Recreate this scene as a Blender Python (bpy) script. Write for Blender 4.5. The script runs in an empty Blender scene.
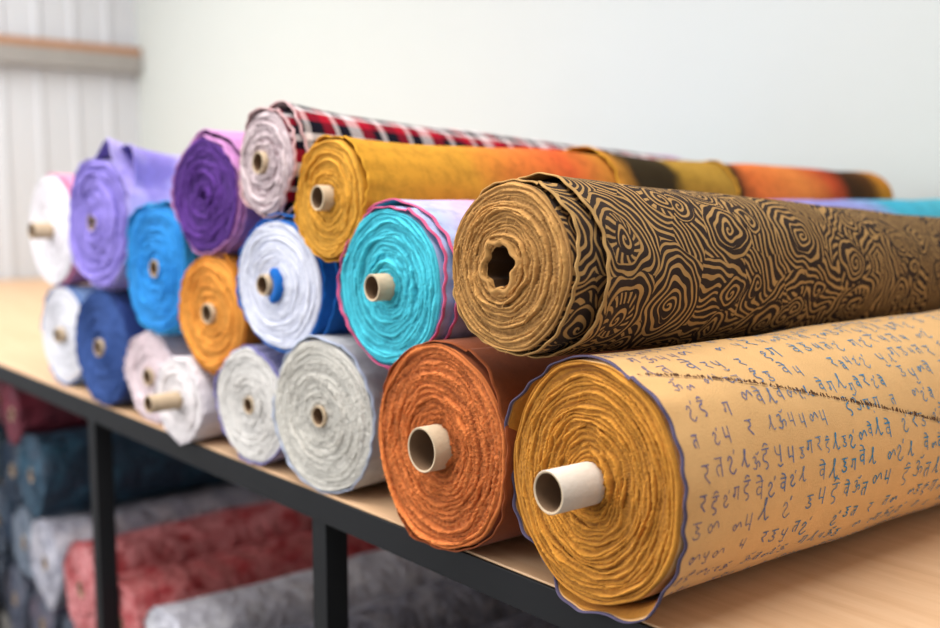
import bpy, math, random
import numpy as np
from mathutils import Vector
S=0.45           # layout unit (metres)
TOP=0.85         # table top height
PI=math.pi
scene=bpy.context.scene
def lin(c):
    return tuple(((v/255)/12.92 if v/255<=0.04045 else ((v/255+0.055)/1.055)**2.4) for v in c)+(1,)
def mul(c,k): return tuple(min(1,v*k) for v in c[:3])+(1,)
# ------------------------------------------------ materials
def newmat(name,rough=0.9):
    m=bpy.data.materials.new(name); m.use_nodes=True
    nt=m.node_tree; b=nt.nodes['Principled BSDF']
    b.inputs['Roughness'].default_value=rough
    b.inputs['Specular IOR Level'].default_value=0.08
    return m,nt,b
def N(nt,t,**k):
    n=nt.nodes.new(t)
    for a,v in k.items(): setattr(n,a,v)
    return n
def math_(nt,op,a,b=None,c=None):
    n=N(nt,'ShaderNodeMath',operation=op)
    for i,v in enumerate((a,b,c)):
        if v is None: continue
        if isinstance(v,(int,float)): n.inputs[i].default_value=v
        else: nt.links.new(v,n.inputs[i])
    return n.outputs[0]
def mix(nt,f,a,b,blend='MIX'):
    n=N(nt,'ShaderNodeMix',data_type='RGBA',blend_type=blend)
    for i,v in ((0,f),(6,a),(7,b)):
        if isinstance(v,(int,float)): n.inputs[i].default_value=v
        elif isinstance(v,tuple): n.inputs[i].default_value=v
        else: nt.links.new(v,n.inputs[i])
    return n.outputs[2]
def fmix(nt,f,a,b):
    n=N(nt,'ShaderNodeMix'); nt.links.new(f,n.inputs[0]); nt.links.new(a,n.inputs[2]); nt.links.new(b,n.inputs[3]); return n.outputs[0]
def noise(nt,scale,detail=3,vec=None,rough=0.6):
    n=N(nt,'ShaderNodeTexNoise'); n.inputs['Scale'].default_value=scale
    n.inputs['Detail'].default_value=detail; n.inputs['Roughness'].default_value=rough
    if vec is not None: nt.links.new(vec,n.inputs['Vector'])
    return n.outputs['Fac']
def ramp(nt,fac,stops,interp='LINEAR'):
    n=N(nt,'ShaderNodeValToRGB'); n.color_ramp.interpolation=interp
    e=n.color_ramp.elements
    while len(e)<len(stops): e.new(0.5)
    for i,(p,c) in enumerate(stops):
        e[i].position=p; e[i].color=c
    nt.links.new(fac,n.inputs[0]); return n.outputs[0]
def bump(nt,b,h,strength=0.4,dist=0.002):
    n=N(nt,'ShaderNodeBump'); n.inputs['Strength'].default_value=strength; n.inputs['Distance'].default_value=dist
    nt.links.new(h,n.inputs['Height']); nt.links.new(n.outputs[0],b.inputs['Normal'])
def obj(nt): return N(nt,'ShaderNodeTexCoord').outputs['Object']
def uvo(nt): return N(nt,'ShaderNodeTexCoord').outputs['UV']
def cloth(name,c,var=0.18,sc=60,rough=0.98,bs=0.5,c2=None,big=8):
    m,nt,b=newmat(name,rough); o=obj(nt); c=lin(c)
    f=noise(nt,sc,4,o); g=noise(nt,big,3,o)
    a=mix(nt,f,mul(c,1-var*1.6),mul(c,1+var))
    if c2 is not None:
        r=ramp(nt,g,[(0.42,(0,0,0,1)),(0.58,(1,1,1,1))]); a=mix(nt,r,a,lin(c2))
    nt.links.new(a,b.inputs['Base Color'])
    b.inputs['Sheen Weight'].default_value=0.08
    bump(nt,b,noise(nt,420,3,o),bs,0.0015); return m
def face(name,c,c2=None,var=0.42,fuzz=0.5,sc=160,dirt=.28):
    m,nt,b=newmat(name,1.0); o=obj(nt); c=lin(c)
    at=N(nt,'ShaderNodeAttribute',attribute_name='groove_shade_tone').outputs['Fac']  # layer variation plus painted groove shade, mixed into the base colour
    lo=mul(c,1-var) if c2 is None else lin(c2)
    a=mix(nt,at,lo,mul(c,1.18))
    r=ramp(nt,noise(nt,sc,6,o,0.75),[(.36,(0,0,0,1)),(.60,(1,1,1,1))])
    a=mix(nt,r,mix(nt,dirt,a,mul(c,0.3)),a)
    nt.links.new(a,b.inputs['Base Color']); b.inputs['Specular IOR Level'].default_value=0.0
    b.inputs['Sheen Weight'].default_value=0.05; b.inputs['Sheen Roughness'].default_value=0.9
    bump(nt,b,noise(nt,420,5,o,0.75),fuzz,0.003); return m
def plain(name,c,rough=0.6,metal=0,var=0.08,sc=15,bs=0):
    m,nt,b=newmat(name,rough); c=lin(c)
    o=obj(nt); a=mix(nt,noise(nt,sc,4,o),mul(c,1-var),mul(c,1+var))
    nt.links.new(a,b.inputs['Base Color']); b.inputs['Metallic'].default_value=metal
    b.inputs['Specular IOR Level'].default_value=0.25
    if bs: bump(nt,b,noise(nt,sc*3,3,o),bs,0.004)
    return m
cardboard=plain('cardboard',(190,168,140),0.85,0,0.18,60,0.2)
cardin=plain('cardboard_inside',(128,100,76),0.9,0,0.15,60)
cardwhite=plain('cardboard_pale',(214,201,186),0.85,0,0.1,60,0.2)
def swirl():
    m,nt,b=newmat('swirl_print',0.95); u=uvo(nt)
    mp=N(nt,'ShaderNodeMapping'); mp.inputs['Scale'].default_value=(12.5,12.0,1); nt.links.new(u,mp.inputs[0])
    nz=N(nt,'ShaderNodeTexNoise'); nz.inputs['Scale'].default_value=1.8; nz.inputs['Detail'].default_value=1
    nt.links.new(mp.outputs[0],nz.inputs['Vector'])
    va=N(nt,'ShaderNodeVectorMath',operation='MULTIPLY_ADD'); nt.links.new(nz.outputs['Color'],va.inputs[0])
    va.inputs[1].default_value=(0.42,0.42,0); nt.links.new(mp.outputs[0],va.inputs[2])
    vo=N(nt,'ShaderNodeTexVoronoi',voronoi_dimensions='2D'); vo.inputs['Scale'].default_value=1.0; vo.inputs['Randomness'].default_value=1.0
    nt.links.new(va.outputs[0],vo.inputs['Vector'])
    d=N(nt,'ShaderNodeVectorMath',operation='SUBTRACT'); nt.links.new(va.outputs[0],d.inputs[0]); nt.links.new(vo.outputs['Position'],d.inputs[1])
    s=N(nt,'ShaderNodeSeparateXYZ'); nt.links.new(d.outputs[0],s.inputs[0]); dx,dy=s.outputs[0],s.outputs[1]
    L=math_(nt,'SQRT',math_(nt,'ADD',math_(nt,'MULTIPLY',dx,dx),math_(nt,'MULTIPLY',dy,dy)))
    an=math_(nt,'ARCTAN2',dy,dx)
    sc=N(nt,'ShaderNodeSeparateColor'); nt.links.new(vo.outputs['Color'],sc.inputs[0])
    sgn=math_(nt,'SUBTRACT',math_(nt,'MULTIPLY',math_(nt,'GREATER_THAN',sc.outputs[2],0.5),2.0),1.0)
    sp=math_(nt,'SINE',math_(nt,'ADD',math_(nt,'MULTIPLY',L,54.0),math_(nt,'MULTIPLY',an,sgn)))
    ra=math_(nt,'MULTIPLY',sc.outputs[1],6.28); ca=math_(nt,'COSINE',ra); sa=math_(nt,'SINE',ra)
    pa=math_(nt,'ADD',math_(nt,'MULTIPLY',dx,ca),math_(nt,'MULTIPLY',dy,sa))
    pb=math_(nt,'SUBTRACT',math_(nt,'MULTIPLY',dy,ca),math_(nt,'MULTIPLY',dx,sa))
    wl=math_(nt,'SINE',math_(nt,'ADD',math_(nt,'MULTIPLY',pa,50.0),math_(nt,'MULTIPLY',math_(nt,'SINE',math_(nt,'MULTIPLY',pb,7.0)),3.0)))
    tick=math_(nt,'SINE',math_(nt,'ADD',math_(nt,'MULTIPLY',an,15.0),math_(nt,'MULTIPLY',L,24.0)))
    rad=math_(nt,'ADD',math_(nt,'MULTIPLY',sc.outputs[1],0.22),0.18)
    far=math_(nt,'GREATER_THAN',L,rad)
    useW=math_(nt,'MULTIPLY',far,math_(nt,'GREATER_THAN',sc.outputs[0],0.42))
    comb=math_(nt,'MULTIPLY',math_(nt,'MULTIPLY',far,math_(nt,'LESS_THAN',sc.outputs[0],0.30)),math_(nt,'LESS_THAN',L,math_(nt,'ADD',rad,0.13)))
    v=fmix(nt,comb,fmix(nt,useW,sp,wl),tick)
    # dark outline rings around each curl and along motif borders
    ringed=math_(nt,'LESS_THAN',math_(nt,'ABSOLUTE',math_(nt,'SUBTRACT',L,rad)),0.018)
    v=math_(nt,'SUBTRACT',v,math_(nt,'MULTIPLY',ringed,2.0))
    th=math_(nt,'GREATER_THAN',v,0.32)
    o=obj(nt)
    dark=mix(nt,noise(nt,40,3,o),lin((40,33,32)),lin((68,55,48))); tan=mix(nt,noise(nt,30,3,o),lin((150,114,68)),lin((194,154,100)))
    nt.links.new(mix(nt,th,dark,tan),b.inputs['Base Color'])
    bump(nt,b,noise(nt,400,3,o),0.5,0.0015); return m
def plaid():
    m,nt,b=newmat('plaid_print',0.95); u=uvo(nt)
    s=N(nt,'ShaderNodeSeparateXYZ'); nt.links.new(u,s.inputs[0])
    W=lin((226,216,216)); Rd=lin((160,20,40)); K=lin((20,18,30))
    def st(x,off,k):
        f=math_(nt,'FRACT',math_(nt,'ADD',math_(nt,'MULTIPLY',x,k),off))
        return ramp(nt,f,[(0,W),(0.16,Rd),(0.32,K),(0.42,W),(0.50,K),(0.66,Rd),(0.80,W),(0.86,K)],'CONSTANT')
    a=mix(nt,0.5,st(s.outputs[0],0.1,8.0),st(s.outputs[1],0.3,6.5))
    wv=math_(nt,'GREATER_THAN',math_(nt,'SINE',math_(nt,'MULTIPLY',math_(nt,'ADD',s.outputs[0],s.outputs[1]),1500.0)),0.0)
    a=mix(nt,math_(nt,'MULTIPLY',wv,0.35),a,st(s.outputs[0],0.1,8.0))
    nt.links.new(a,b.inputs['Base Color']); bump(nt,b,noise(nt,300,3,obj(nt)),0.5,0.0015); return m
def bands(name,stops,L,interp='LINEAR',amp=0.12):
    m,nt,b=newmat(name,0.95); u=uvo(nt)
    s=N(nt,'ShaderNodeSeparateXYZ'); nt.links.new(u,s.inputs[0])
    n=noise(nt,14,4,u)
    f=math_(nt,'ADD',math_(nt,'DIVIDE',s.outputs[1],L),math_(nt,'MULTIPLY',math_(nt,'SUBTRACT',n,0.5),amp))
    a=ramp(nt,f,[(p/L,lin(c)) for p,c in stops],interp)
    a=mix(nt,ramp(nt,noise(nt,45,5,obj(nt),0.7),[(.35,(0,0,0,1)),(.55,(1,1,1,1))]),mix(nt,0.25,a,(0.02,0.01,0.005,1)),a)
    nt.links.new(a,b.inputs['Base Color']); bump(nt,b,noise(nt,350,3,obj(nt)),0.5,0.0015); return m
def printink(name,c1,c2,y0,y1):
    m,nt,b=newmat(name,0.9); s=N(nt,'ShaderNodeSeparateXYZ'); nt.links.new(uvo(nt),s.inputs[0])
    f=math_(nt,'DIVIDE',math_(nt,'SUBTRACT',s.outputs[1],y0),y1-y0)
    a=ramp(nt,math_(nt,'ADD',f,math_(nt,'MULTIPLY',math_(nt,'SUBTRACT',noise(nt,12,2,obj(nt)),0.5),0.6)),[(0,lin(c1)),(1,lin(c2))])
    nt.links.new(a,b.inputs['Base Color']); return m
def wrapmat(name,c,c2,sc=9,rough=0.3):
    m,nt,b=newmat(name,rough); o=obj(nt)
    r=ramp(nt,noise(nt,sc,4,o,0.65),[(0.4,lin(c)),(0.55,lin(c2)),(0.66,mul(lin(c),0.8))])
    nt.links.new(r,b.inputs['Base Color']); b.inputs['Specular IOR Level'].default_value=0.5
    bump(nt,b,noise(nt,22,4,o),0.8,0.02); return m
# ------------------------------------------------ mesh builder
class MB:
    def __init__(s): s.v=[];s.f=[];s.uv=[];s.t=[];s.m=[];s.n=0;s.mats=[]
    def mi(s,mat):
        if mat not in s.mats: s.mats.append(mat)
        return s.mats.index(mat)
    def grid(s,P,mat,UV=None,T=None):
        M,K=P.shape[:2]; idx=np.arange(M*K).reshape(M,K)+s.n
        q=np.stack([idx[:-1,:-1],idx[:-1,1:],idx[1:,1:],idx[1:,:-1]],-1).reshape(-1,4)
        s.v.append(P.reshape(-1,3)); s.f.append(q)
        s.uv.append(np.zeros((M*K,2)) if UV is None else UV.reshape(-1,2))
        s.t.append(np.full(M*K,0.6) if T is None else T.reshape(-1))
        s.m.append(np.full(len(q),s.mi(mat))); s.n+=M*K
    def build(s,name,loc=(0,0,0),rot=(0,0,0)):
        V=np.concatenate(s.v); F=np.concatenate(s.f); UV=np.concatenate(s.uv); T=np.concatenate(s.t); MI=np.concatenate(s.m)
        me=bpy.data.meshes.new(name)
        me.vertices.add(len(V)); me.vertices.foreach_set('co',V.astype(np.float32).ravel())
        me.loops.add(len(F)*4); me.loops.foreach_set('vertex_index',F.astype(np.int32).ravel())
        me.polygons.add(len(F)); me.polygons.foreach_set('loop_start',np.arange(0,len(F)*4,4,dtype=np.int32))
        me.update(calc_edges=True)
        for m in s.mats: me.materials.append(m)
        me.polygons.foreach_set('material_index',MI.astype(np.int32))
        me.polygons.foreach_set('use_smooth',np.ones(len(F),dtype=bool))
        l=me.uv_layers.new(name='UVMap'); l.data.foreach_set('uv',UV[F.ravel()].astype(np.float32).ravel())
        a=me.attributes.new('groove_shade_tone','FLOAT','POINT'); a.data.foreach_set('value',T.astype(np.float32))
        me.validate(); me.update()
        o=bpy.data.objects.new(name,me); scene.collection.objects.link(o)
        o.location=loc; o.rotation_euler=rot; return o
def chaikin(p,n=2):
    p=[np.array(q,float) for q in p]
    for _ in range(n):
        if len(p)<3: break
        r=[p[0]]
        for a,b in zip(p[:-1],p[1:]): r+= [a*.75+b*.25,a*.25+b*.75]
        r.append(p[-1]); p=r
    return np.array(p)
BAR=[(.05,1),(.75,1)]; STEM=[(.62,1),(.62,0)]
GL=[[BAR,STEM,[(.2,1),(.22,.45),(.1,.3),(-.02,.42),(.1,.55)]],
    [BAR,[(.35,1),(.62,.85),(.55,.6),(.2,.5),(.4,.3),(.7,0)]],
    [BAR,STEM,[(.62,.6),(.3,.65),(.1,.4),(.3,.05)]],
    [STEM,[(.2,1),(.18,.3),(.35,.45),(.62,.35)]],
    [BAR,[(.4,1),(.25,.8),(.65,.72),(.2,.5),(.7,.4),(.6,.1),(.2,.1),(.1,.3)]],
    [BAR,STEM,[(.62,.65),(.3,.75),(.1,.5),(.3,.25),(.62,.4)],[(.62,1),(.5,1.3),(.15,1.35)]],
    [[(.1,.9),(.4,1.05),(.55,.75),(.25,.6),(.6,.45),(.45,.05),(.05,.2)],[(.5,.5),(.8,.65),(.95,.4),(.8,.2)],[(.5,1.2),(.7,1.1),(.9,1.3)]],
    [STEM,[(.1,1),(.1,.6),(.4,.4),(.62,.5)],[(.3,-.1),(.5,-.3),(.8,-.15)]],
    [[(.0,.6),(.2,.9),(.45,.6),(.2,.35),(.05,.1),(.4,-.2),(.7,.1)],[(.6,.9),(.7,1.15)]],
    [[(.0,.2),(.25,.5),(.5,.9),(.6,1.3),(.4,1.2),(.45,.6),(.6,0),(.9,.2)]],
    [[(.1,.5),(.3,.8),(.5,.5),(.3,.2),(.1,.5)],[(.5,.5),(.8,.9),(1.0,.4)]],
    [BAR,[(.5,1),(.5,.75),(.15,.7),(.1,.35),(.5,.25),(.6,-.05),(.3,-.15)],[(.2,1.15),(.4,1.35),(.65,1.2)]]]
hollow_shade=cloth('umber_hollow_shade',(74,50,28))  # dark colour paints the shade inside the swirl roll's open core
def roll(name,X,Yf,Z,r,L=1.5,rx=1.0,yaw=0,tilt=0,taper=0.0,core=0.021,prot=0.03,corem=None,star=False,
         fmat=None,bmat=None,smat=None,pitch=0.0055,wob=0.0025,depth=0.0042,amp=0.004,n=2.0,seed=1,nth=240,jit=.0005,
         sheets=((0.0,0.002,()),),drift=0.0,ths=1.2,text=None,fringe=None,dish=0.0,tape=None,lump=0.003,coff=(0,0),rag=1.0,inner=None,fray=0):
    rng=np.random.RandomState(seed); R=r*S; m=MB()
    corem=corem or cardboard; smat=smat or bmat
    ph=rng.rand(12)*6.28
    def w(th,q):
        return (.6*np.sin(2*th+4*q+ph[0])+.45*np.sin(5*th-13*q+ph[1])+.2*np.sin(11*th+29*q+ph[2])+.09*np.sin(19*th-47*q+ph[3]))
    def shape(th):
        if n==2: return np.ones_like(th)
        return 1/((np.abs(np.cos(th))**n+np.abs(np.sin(th))**n)**(1/n))
    def Rb(th,y):
        a=R*(1-taper*y/L)*shape(th)+wob*w(th,1.0)*np.exp(-np.abs(y)/.12)
        return a+lump*(np.sin(2*th+7*y+ph[5])*.5+np.sin(3*th-11*y+ph[6])*.35+np.sin(6*th+17*y+ph[7])*.25+np.sin(4*th+31*y+ph[8])*.2)*(1-np.exp(-np.abs(y)/.05))
    def xyz(rho,th,y): return np.stack([rx*rho*np.cos(th),y,rho*np.sin(th)],-1)
    rc=core
    M=max(20,int((R-rc)/pitch*8)); rho=np.linspace(rc,R,M)[:,None]; th=np.linspace(0,2*PI,nth+1)[None,:]
    phs=rho/pitch+th/(2*PI)+0*th; k=np.floor(phs+1e-9); fr=phs-k; sig=k-th/(2*PI)
    kn=rng.randn(9000)
    def g1(x,K):
        t=x*K+900; i=np.floor(t).astype(int); f=t-i; f=f*f*(3-2*f); return kn[i%9000]*(1-f)+kn[(i+1)%9000]*f
    g=g1(sig,3)*.7+g1(sig+40,11)*.4+g1(sig+70,31)*.35
    q=rho/R; edge=np.clip((R-rho)/(.08*R),0,1)
    rp=rho*(1+(shape(th)-1)*q)+wob*w(th,q)*np.clip((rho-rc)/(R*.25),0,1)+pitch*.26*(g1(sig+11,4)+.6*g1(sig+90,19))*edge*np.clip((rho-rc)/.01,0,1)
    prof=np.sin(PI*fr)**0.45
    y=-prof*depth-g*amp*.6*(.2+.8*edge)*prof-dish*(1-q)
    y=y+rng.randn(*y.shape)*jit*edge
    y=np.where(rho>=R-1e-6,0,y)
    cx=coff[0]*(1-q); cz=coff[1]*(1-q)
    P=xyz(rp,th,y+0*th); P[...,0]+=cx; P[...,2]+=cz
    T=np.clip(.6+.16*g+.7*(prof-.8),0,1)  # random layer tone, with shade painted into the grooves between layers
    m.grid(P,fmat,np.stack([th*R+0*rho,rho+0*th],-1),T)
    # loose threads sticking out of the cut layer edges
    for _ in range(fray):
        i=rng.randint(3,M-3); j=rng.randint(0,nth); p0=P[i,j]; l=.003+.006*rng.rand(); a=rng.rand()*6.28
        dv=np.array([np.cos(a)*.7,-.5-.5*rng.rand(),np.sin(a)*.7-.2]); dv/=np.linalg.norm(dv); sd=np.cross(dv,[.3,.2,.9]); sd/=np.linalg.norm(sd)+1e-9; sd*=.00022
        mid=p0+dv*l*.5+np.array([0,0,.0008]); e=p0+dv*l+np.array([0,0,-.0012])
        m.grid(np.array([[p0-sd,p0+sd],[mid-sd,mid+sd],[e-sd*.5,e+sd*.5]]),fmat,None,np.full((3,2),.95))
    ys=np.concatenate([np.linspace(0,.12,10),np.linspace(.12,L,28)[1:]])[:,None]; tb=np.linspace(0,2*PI,121)[None,:]
    m.grid(xyz(Rb(tb,ys),tb,ys+0*tb),bmat,np.stack([tb*R+0*ys,ys+0*tb],-1))
    fe=np.linspace(1,.02,5)[:,None]; m.grid(xyz(Rb(tb,L)*fe,tb,L+0*fe*tb),bmat)
    def rev(prof,mat,wv=0):
        p=np.array(prof); t=np.linspace(0,2*PI,73)[None,:]; rr=p[:,1:2]*(1+wv*(np.sin(6*t+.5)*.6+np.sin(4*t)*.35+.3*np.sin(9*t)))
        Q=xyz(rr,t,p[:,0:1]+0*t); Q[...,0]=rr*np.cos(t)+coff[0]; Q[...,2]+=coff[1]; m.grid(Q,mat)
    d0=-dish
    if star:
        rev([(d0+.002,rc*1.45),(d0-.005,rc*1.25),(d0-.006,rc*1.08),(d0+.002,rc*.99)],fmat,.15)
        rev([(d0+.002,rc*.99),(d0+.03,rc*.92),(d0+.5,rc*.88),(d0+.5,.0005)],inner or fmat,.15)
    else:
        a=.003
        rev([(.03,rc*1.0),(d0,rc),(d0-prot+.0008,rc),(d0-prot,rc-.0006)],corem)
        rev([(d0-prot,rc-.0006),(d0-prot,rc-a+.0005),(d0-prot+.0008,rc-a)],cardboard)
        rev([(d0-prot+.0008,rc-a),(d0+.1,rc-a),(.5,rc-a),(.5,.0005)],cardin)
    if tape is not None:
        t=np.linspace(-1.2,1.1,30)[None,:]; yy=np.array([0,-.012,-.014,-.012,0])[:,None]; rr=np.array([rc+.015,rc+.014,rc+.009,rc+.001,rc+.001])[:,None]
        Q=xyz(rr+0*t,t,yy+0*t+d0); Q[...,0]+=coff[0]; m.grid(Q,tape)
    surf=None
    for si,(y0,off,bumps) in enumerate(sheets):
        th0=ths+si*2.1
        yl=np.concatenate([np.linspace(L-.003,y0+.12,26),np.linspace(y0+.12,y0,16)[1:]])
        fa=np.linspace(0,1,241)
        e=rng.rand(8)*6.28
        def rs(th,y,fa,y0=y0,off=off,bumps=bumps,e=e):
            a=Rb(th,y)+off+.0035*fa
            dec=np.exp(-np.clip(y-y0,0,9)/.03)
            a=a+rag*.0011*dec*(np.sin(4*th+e[0])+.8*np.sin(9*th+e[1])+.7*np.sin(21*th+e[4])*np.sin(2*th+e[6]))+.0012*dec
            for (tc,wd,am,yd) in bumps:
                dd=(th-tc+PI)%(2*PI)-PI
                a=a+am*np.exp(-(dd/wd)**2)*np.exp(-np.clip(y-y0,0,9)/yd)
            return a
        def th_of(fa,y,th0=th0): return th0+drift*y+fa*2*PI
        def wv_(TH,Yg): return rag*np.exp(-(Yg-y0)/.03)*(.003*np.sin(3*TH+e[2])+.0018*np.sin(7*TH+e[3])+.0012*np.sin(23*TH+3*np.sin(2*TH)))
        Yg=yl[:,None]; Fg=fa[None,:]
        TH=th_of(Fg,Yg)
        RR=rs(TH,Yg,Fg); YY=Yg+0*Fg-wv_(TH,Yg)-.002*np.exp(-(Yg-y0)/.01)
        RR2=np.concatenate([RR,RR[:,-1:]-.0035-off*.8],1); TH2=np.concatenate([TH,TH[:,-1:]],1); YY2=np.concatenate([YY,YY[:,-1:]],1)
        m.grid(xyz(RR2,TH2,YY2),bmat,np.stack([TH2*R,YY2],-1))
        tk=.0015; base_r=RR[-1:]; base_y=YY[-1:]; base_t=TH[-1:]
        ro=np.array([0.0005,.0002,-tk*.5,-tk,-tk-.0002])[:,None]; yo=np.array([.003,-.0008,-.0012,-.0008,.003])[:,None]
        m.grid(xyz(base_r+ro,base_t+0*ro,base_y+yo),smat)
        yi=np.array([y0+.002,y0+.012,y0+.03])[:,None]; TI=th_of(Fg,yi); RI=rs(TI,yi,Fg)-tk-.0003
        m.grid(xyz(RI,TI,yi+0*Fg-wv_(TI,yi)),fmat)
        surf=(rs,th_of,th0)
    if text:
        tm,hgt,rows,wd,y1=text; rs,th_of,th0=surf; rg=random.Random(seed)
        G=[[chaikin(s) for s in g] for g in GL]
        for t0 in rows:
            v=.012+rg.random()*.02; rowh=hgt*(.65+.6*rg.random())
            while v<y1:
                if rg.random()<.22: v+=hgt*1.1; continue
                gsc=rowh*(.75+.45*rg.random()); jy=(rg.random()-.5)*hgt*.5
                for s_ in G[rg.randrange(len(G))]:
                    p=s_*gsc; d=np.gradient(p,axis=0); d/=np.linalg.norm(d,axis=1)[:,None]+1e-9
                    nn=np.stack([-d[:,1],d[:,0]],1)*wd*.5*(.7+.6*rg.random())
                    pp=np.stack([p-nn,p+nn],0); yy=v+pp[...,0]; tt=t0+(pp[...,1]+jy)/R
                    f=((tt-th0-drift*yy)/(2*PI))%1.0
                    rr=rs(tt,yy,f)+.0006
                    m.grid(xyz(rr,tt,yy),tm,np.stack([tt*R,yy],-1))
                v+=gsc*1.22
    if fringe:
        rs,th_of,th0=surf; rg=random.Random(seed)
        yy=.004
        while yy<L:
            t=th_of(1.0,yy); l=.001+rg.random()*.0035; w_=.0012+rg.random()*.0025; sl=(rg.random()-.5)*.006
            T4=np.array([[t-.008,t-.008],[t+l/R,t+l/R]]); Y4=np.array([[yy,yy+w_],[yy+sl,yy+sl+w_]])
            m.grid(xyz(rs(T4,Y4,np.ones((2,2)))+.0012,T4,Y4),fringe); yy+=.0015+rg.random()*.003
    return m.build(name,(X*S,(Yf-1.8)*S,TOP+Z*S),(math.radians(tilt),0,math.radians(yaw)))
# ------------------------------------------------ the rolls
ink=printink('blue_script_ink',(116,110,140),(54,134,176),.06,.3)
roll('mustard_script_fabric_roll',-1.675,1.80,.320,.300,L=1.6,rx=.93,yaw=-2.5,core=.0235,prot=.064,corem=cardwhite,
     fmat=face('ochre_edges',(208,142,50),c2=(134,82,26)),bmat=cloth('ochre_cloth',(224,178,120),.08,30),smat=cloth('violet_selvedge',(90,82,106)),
     pitch=.0048,wob=.003,amp=.006,nth=400,seed=3,ths=1.1-2*PI,drift=-1.9,jit=.0007,fray=600,rag=1.4,
     sheets=((.0,.002,((2.75,.3,.018,.10),(3.6,.3,.008,.1),(4.5,.25,.010,.012),(5.3,.3,.016,.014),(.6,.4,.004,.1))),),
     text=(ink,.0165,[i*.224-.05 for i in range(28)],.0014,1.15),fringe=cloth('frayed_thread',(88,58,38)))
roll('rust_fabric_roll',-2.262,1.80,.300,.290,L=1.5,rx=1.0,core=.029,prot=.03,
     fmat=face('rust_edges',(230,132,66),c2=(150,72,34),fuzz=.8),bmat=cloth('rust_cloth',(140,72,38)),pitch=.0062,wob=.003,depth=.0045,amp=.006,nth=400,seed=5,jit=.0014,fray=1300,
     sheets=((.0,.001,((1.0,.5,.006,.1),)),))
roll('grey_fabric_roll',-2.965,1.85,.268,.253,L=1.5,rx=1.07,yaw=5,core=.0165,prot=.008,
     fmat=face('grey_edges',(206,201,192),fuzz=.5,sc=220,var=.25,dirt=.15),bmat=cloth('grey_cloth',(188,190,194)),smat=cloth('pale_blue_selvedge',(176,184,204)),
     pitch=.0052,depth=.0024,amp=.004,wob=.002,seed=7,nth=320,jit=.0012,fray=900,sheets=((0,.001,((1.5,.5,.004,.1),)),))
roll('light_grey_fabric_roll',-3.463,1.85,.228,.214,L=1.4,rx=1.04,yaw=5,core=.015,prot=.006,
     fmat=face('light_grey_edges',(216,211,206),fuzz=.5,var=.25,dirt=.15),bmat=cloth('lilac_grey_cloth',(160,155,196)),smat=cloth('lilac_selvedge',(128,122,178)),
     pitch=.0052,depth=.0024,seed=8,jit=.0009,fray=300,sheets=((0,.001,()),))
roll('white_fabric_roll',-3.98,1.80,.178,.166,L=1.3,rx=1.05,yaw=5,core=.0165,prot=.062,
     fmat=face('white_edges',(232,224,224),var=.3,dirt=.15),bmat=cloth('white_cloth',(230,222,226)),pitch=.0055,depth=.003,seed=9)
roll('pale_pink_fabric_roll',-4.415,1.87,.208,.194,L=1.3,rx=1.1,yaw=5,core=.018,prot=.01,
     fmat=face('pale_pink_edges',(222,202,206),var=.3,dirt=.15),bmat=cloth('pale_pink_cloth',(222,204,210)),pitch=.0055,depth=.003,seed=10)
roll('navy_fabric_roll',-4.93,1.85,.286,.268,L=1.3,rx=1.0,yaw=5,core=.019,prot=.012,
     fmat=face('navy_edges',(60,90,156),fuzz=1),bmat=cloth('navy_cloth',(50,70,130)),pitch=.006,amp=.005,seed=11,
     sheets=((0,.002,((.8,.4,.008,.1),)),))
roll('white_blue_edged_fabric_roll',-5.6,1.9,.276,.252,L=1.3,rx=1.05,yaw=5,core=.018,prot=.02,
     fmat=face('ivory_edges',(220,218,224),var=.3,dirt=.15),bmat=cloth('powder_blue_cloth',(130,160,205)),smat=cloth('blue_selvedge',(70,110,180)),pitch=.006,seed=12)
sw=swirl()
roll('swirl_print_fabric_roll',-1.94,1.77,.827,.214,L=1.5,rx=1.02,yaw=0,tilt=-2.9,taper=.13,core=.0245,star=True,inner=hollow_shade,
     fmat=face('camel_edges',(196,146,82),c2=(116,78,38)),bmat=sw,pitch=.0042,wob=.0018,amp=.005,nth=400,seed=13,dish=.006,coff=(-.008,0),jit=.0007,fray=500,
     sheets=((.004,.0015,((.6,.9,.003,.2),)),(.035,.006,((-.2,.8,.012,.16),(.9,.5,.005,.1)))))
roll('turquoise_fabric_roll',-2.54,1.83,.735,.235,L=1.55,rx=1.05,yaw=0,core=.0185,prot=.03,
     fmat=face('turquoise_edges',(78,200,216),c2=(42,140,162)),smat=cloth('pink_selvedge',(206,92,130)),
     bmat=bands('lilac_turquoise_print',[(0,(176,190,228)),(.15,(214,170,205)),(.4,(150,160,215)),(.8,(176,140,200)),(1.0,(150,150,214)),(1.14,(150,160,216)),(1.26,(70,180,210)),(1.5,(90,190,210))],1.55),
     pitch=.0054,amp=.005,nth=320,seed=14,fray=400,sheets=((0,.002,((.4,.6,.006,.15),(3.1,.4,.008,.1))),(.012,.008,((.2,.6,.012,.15),))))
blue=cloth('royal_blue_cloth',(30,100,180))
roll('white_blue_backed_fabric_roll',-3.235,1.85,.694,.225,L=1.4,rx=1.1,yaw=5,core=.017,prot=.02,
     fmat=face('bluish_white_edges',(222,222,230),c2=(170,174,200),dirt=.15),bmat=blue,pitch=.0045,depth=.003,wob=.0015,amp=.003,seed=15,nth=260,tape=blue,coff=(-.018,0),
     sheets=((0,.001,()),(.012,.008,((0,.8,.014,.2),))))
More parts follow.
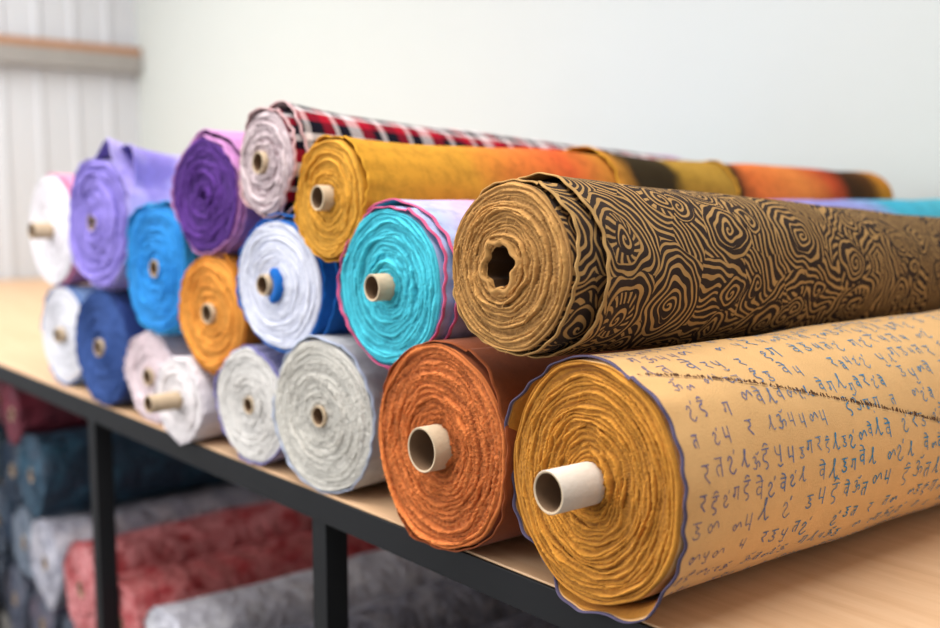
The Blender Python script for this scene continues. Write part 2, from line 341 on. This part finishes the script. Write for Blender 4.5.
roll('orange_fabric_roll',-3.76,1.85,.550,.222,L=1.4,rx=1.05,yaw=5,core=.018,prot=.012,
     fmat=face('orange_edges',(228,152,62)),bmat=cloth('orange_cloth',(190,116,40)),pitch=.0058,amp=.005,seed=16,sheets=((0,.001,((1.2,.4,.005,.1),)),))
roll('azure_fabric_roll',-4.268,1.85,.70,.262,L=1.4,rx=.92,yaw=5,core=.017,prot=.008,n=2.8,
     fmat=face('azure_edges',(44,142,216)),bmat=cloth('azure_cloth',(60,160,215)),pitch=.0065,wob=.004,amp=.006,seed=17,
     sheets=((0,.002,((.9,.35,.012,.2),(2.4,.4,.008,.1))),(.01,.006,((-.5,.6,.012,.2),))))
lav=cloth('lavender_cloth',(150,136,212),c2=(184,172,226))
roll('lavender_fabric_roll',-4.875,1.83,.885,.300,L=1.4,rx=.95,yaw=5,core=.018,prot=.006,n=2.2,
     fmat=face('lavender_edges',(152,136,212),c2=(98,86,168)),bmat=lav,pitch=.0075,wob=.005,amp=.008,seed=18,coff=(-.02,0),
     sheets=((0,.002,((1.2,.2,.045,.10),(.2,.5,.012,.2))),(.02,.008,((.9,.25,.045,.15),))))
roll('white_pink_backed_fabric_roll',-5.66,1.88,.83,.285,L=1.3,rx=.95,yaw=5,core=.02,prot=.05,
     fmat=face('cream_edges',(234,228,232),var=.25,dirt=.15),bmat=cloth('rose_cloth',(226,150,182)),pitch=.006,seed=19,sheets=((.01,.003,((.3,.7,.01,.2),)),))
roll('purple_fabric_roll',-3.77,1.84,1.01,.222,L=1.4,rx=1.0,yaw=5,core=.012,star=True,
     fmat=face('purple_edges',(94,50,138),c2=(46,24,78)),bmat=cloth('orchid_cloth',(196,136,190)),pitch=.006,wob=.004,amp=.006,seed=20,
     sheets=((0,.002,((0,.7,.006,.2),)),(.01,.008,((.3,.8,.014,.2),))))
pl=plaid()
roll('plaid_fabric_roll',-3.34,1.87,1.125,.180,L=1.35,rx=1.02,yaw=1,tilt=-2.4,taper=.2,core=.018,prot=.014,
     fmat=face('plaid_edges',(212,196,198),c2=(84,26,46)),bmat=pl,pitch=.0068,wob=.003,amp=.006,seed=21,coff=(-.005,0),
     sheets=((0,.002,((2.2,.5,.008,.1),)),(.015,.006,((.9,.6,.012,.15),(5.5,.6,.008,.2)))))
must=(204,146,48)
bm=bands('sunset_print',[(0,must),(.2,(206,146,52)),(.3,(220,124,56)),(.42,(212,94,50)),(.53,(196,134,54)),(.58,(52,42,26)),(.68,(56,46,28)),(.71,(174,134,52)),(.86,(180,138,56)),(.89,(50,36,24)),(.94,(222,114,56)),(1.12,(228,134,66)),(1.24,(190,76,44)),(1.3,(60,40,26)),(1.39,(90,56,26)),(1.44,(200,130,44))],1.5,amp=.05)
roll('sunset_print_fabric_roll',-2.88,1.84,1.0,.188,L=1.48,rx=1.05,yaw=0,tilt=-1.0,taper=.08,core=.0185,prot=.022,
     fmat=face('mustard_edges',(214,154,52)),bmat=bm,pitch=.0050,wob=.0025,amp=.005,nth=280,seed=22,lump=.005,fray=300,
     sheets=((0,.002,((.5,.6,.005,.1),)),(.52,.004,((1.3,1.2,.009,.08),)),(.87,.003,((1.3,1.2,.005,.04),))))
# ------------------------------------------------ wrapped rolls under the table
def under(name,X,Yf,Zf,r,a,b,seed,sc=9,rough=.35,L=1.4):
    mt=wrapmat(name+'_film',a,b,sc,rough)
    roll(name,X,Yf,Zf,r,L=L,yaw=0,fmat=mt,bmat=mt,pitch=.012,wob=.006,lump=.006,seed=seed,nth=90,core=.02,prot=.004,n=2.1)
FZ=-TOP/S
under('rose_wrapped_fabric_roll',-5.65,1.95,-1.16,.25,(160,60,64),(196,124,126),31,12)
under('clear_wrapped_fabric_roll',-6.24,1.95,-1.17,.25,(186,182,190),(140,140,154),32)
under('blue_wrapped_fabric_roll',-6.42,1.95,-.67,.24,(34,76,98),(22,44,64),33,9,.6)
under('maroon_wrapped_fabric_roll',-6.76,1.95,-.35,.175,(120,38,56),(88,28,44),34,9,.7)
under('dark_wrapped_fabric_roll',-6.97,2.0,-.76,.22,(40,56,76),(28,40,56),35)
under('red_wrapped_fabric_roll',-5.09,1.95,-1.18,.23,(160,50,56),(190,112,112),36,10)
under('white_wrapped_fabric_roll',-4.52,1.95,-1.18,.24,(210,208,214),(172,170,180),37)
under('silver_wrapped_fabric_roll',-3.95,2.0,-1.18,.24,(150,148,156),(104,104,116),38)
under('grey_wrapped_fabric_roll',-3.38,2.0,-1.18,.24,(100,98,106),(74,74,84),39)
under('teal_wrapped_fabric_roll',-7.46,2.0,-.70,.22,(30,66,82),(24,44,60),50)
under('crimson_wrapped_fabric_roll',-7.2,2.0,-.33,.15,(120,40,52),(90,30,44),51)
under('dusty_wrapped_fabric_roll',-6.8,2.0,-1.2,.22,(124,132,146),(80,92,108),52)
under('slate_wrapped_fabric_roll',-7.36,2.0,-1.18,.22,(70,90,110),(50,62,84),53)
for i,x in enumerate((-7.6,-7.05,-6.5,-5.94,-5.37,-4.8,-4.23,-3.67,-3.1)):
    under('plain_wrapped_fabric_roll',x,2.0,FZ+.235,.22,(84+10*(i%3),92,106),(60,68,84),40+i)
# ------------------------------------------------ box helpers
def boxmesh(m,x0,x1,y0,y1,z0,z1,mat):
    c=[(x0,y0,z0),(x1,y0,z0),(x1,y1,z0),(x0,y1,z0),(x0,y0,z1),(x1,y0,z1),(x1,y1,z1),(x0,y1,z1)]
    for q in ((0,3,2,1),(4,5,6,7),(0,1,5,4),(1,2,6,5),(2,3,7,6),(3,0,4,7)):
        P=np.array([[c[q[0]],c[q[1]]],[c[q[3]],c[q[2]]]],float); m.grid(P,mat)
def flat(o,bev=0):
    for p in o.data.polygons: p.use_smooth=False
    if bev:
        import bmesh
        bm_=bmesh.new(); bm_.from_mesh(o.data); bmesh.ops.remove_doubles(bm_,verts=bm_.verts,dist=1e-5); bm_.to_mesh(o.data); bm_.free()
        md=o.modifiers.new('bevel','BEVEL'); md.width=bev; md.segments=2
    return o
def wood():
    m,nt,b=newmat('light_wood',0.5)
    mp=N(nt,'ShaderNodeMapping'); mp.inputs['Scale'].default_value=(1.2,14,14); nt.links.new(obj(nt),mp.inputs[0])
    f=noise(nt,3,6,mp.outputs[0],.65)
    a=ramp(nt,f,[(.3,lin((208,166,126))),(.5,lin((217,177,138))),(.7,lin((224,187,150)))])
    nt.links.new(a,b.inputs['Base Color']); b.inputs['Specular IOR Level'].default_value=.35
    bump(nt,b,f,.06,.001); return m
steel=plain('black_steel',(20,21,24),.55,0,.1,20)
wd=wood()
WL=-6.10; BW=1.75; E=.020
m=MB(); XR=1.6
boxmesh(m,WL+.02,XR,E+.003,BW-.03,TOP-.015,TOP,wd)
boxmesh(m,WL+.02,XR,E-.003,E+.0025,TOP-.045,TOP-.002,steel)
boxmesh(m,WL+.02,XR,E+.003,E+.035,TOP-.045,TOP-.0155,steel)
boxmesh(m,WL+.02,XR,BW-.07,BW-.03,TOP-.045,TOP-.0155,steel)
for x in (-5.7,-4.9,-4.1,-3.25,-2.30,-1.345,-.385,.5,1.4):
    boxmesh(m,x-.02,x+.02,E,E+.04,0,TOP-.045,steel)
    boxmesh(m,x-.02,x+.02,BW-.075,BW-.035,0,TOP-.045,steel)
    boxmesh(m,x-.02,x+.02,E+.04,BW-.07,TOP-.045,TOP-.02,steel)
flat(m.build('work_table'),.001)
# ------------------------------------------------ room
wallm=plain('painted_wall',(194,199,196),.9,0,.015,3)
m=MB(); boxmesh(m,WL-.2,4.2,BW,BW+.12,0,3.3,wallm); flat(m.build('wall_back'))
m=MB(); y=-5.0
lm=plain('ribbed_white_panel',(202,205,210),.6,0,.02,3)
pts=[]
while y<BW:
    pts+=[(WL,y),(WL,y+.16),(WL+.012,y+.17),(WL+.012,y+.19),(WL,y+.20)]; y+=.2
pts=[p for p in pts if p[1]<=BW]+[(WL,BW)]
P=np.array([[(x,yy,z) for x,yy in pts] for z in (0,3.3)],float); m.grid(P,lm); boxmesh(m,WL-.12,WL-.01,-5,BW,0,3.3,lm); flat(m.build('wall_left'))
m=MB(); woodb=plain('timber',(170,126,94),.8,0,.15,20); galv=plain('galvanised',(160,156,152),.45,.3,.1,10)
boxmesh(m,WL+.02,WL+.09,-5,BW-.01,2.13,2.175,woodb); boxmesh(m,WL+.02,WL+.10,-5,BW-.01,2.03,2.129,galv); flat(m.build('trim_1'))
m=MB(); boxmesh(m,WL-.2,4.2,-5,BW+.1,-.1,0,plain('concrete_floor',(120,116,112),.6,0,.1,4)); flat(m.build('floor'))
m=MB(); boxmesh(m,WL-.2,4.2,-5,BW+.1,3.3,3.4,plain('ceiling_paint',(235,235,235),.9,0,.01)); flat(m.build('ceiling'))
# ------------------------------------------------ light
def area(name,loc,target,sx,sy,e,col=(1,1,1)):
    d=bpy.data.lights.new(name,'AREA'); d.shape='RECTANGLE'; d.size=sx; d.size_y=sy; d.energy=e; d.color=col
    o=bpy.data.objects.new(name,d); scene.collection.objects.link(o); o.location=loc
    o.rotation_euler=(Vector(target)-Vector(loc)).to_track_quat('-Z','Y').to_euler()
area('ceiling_light',(-1.2,-.6,3.2),(-1.2,-.6,0),2.6,1.2,90,(1,.99,.97))
area('ceiling_light',(-4.6,-.4,3.2),(-4.6,-.4,0),2.0,1.6,80,(1,.99,.97))
area('window_light',(-3.0,-4.4,2.3),(-2.0,0.4,1.0),3.2,2.0,175,(.97,.99,1))
w=bpy.data.worlds.new('World'); scene.world=w; w.use_nodes=True
w.node_tree.nodes['Background'].inputs[0].default_value=(.95,.98,1,1); w.node_tree.nodes['Background'].inputs[1].default_value=.75
scene.view_settings.view_transform='Standard'
# ------------------------------------------------ camera
c=bpy.data.cameras.new('camera'); co=bpy.data.objects.new('camera',c); scene.collection.objects.link(co)
co.location=(0,-.81,TOP+.45); co.rotation_euler=(math.radians(90-6.36),0,math.radians(49.8))
c.sensor_width=36; c.lens=36*1040/940; c.clip_start=.02
c.dof.use_dof=True; c.dof.focus_distance=1.2; c.dof.aperture_fstop=2.2
scene.camera=co
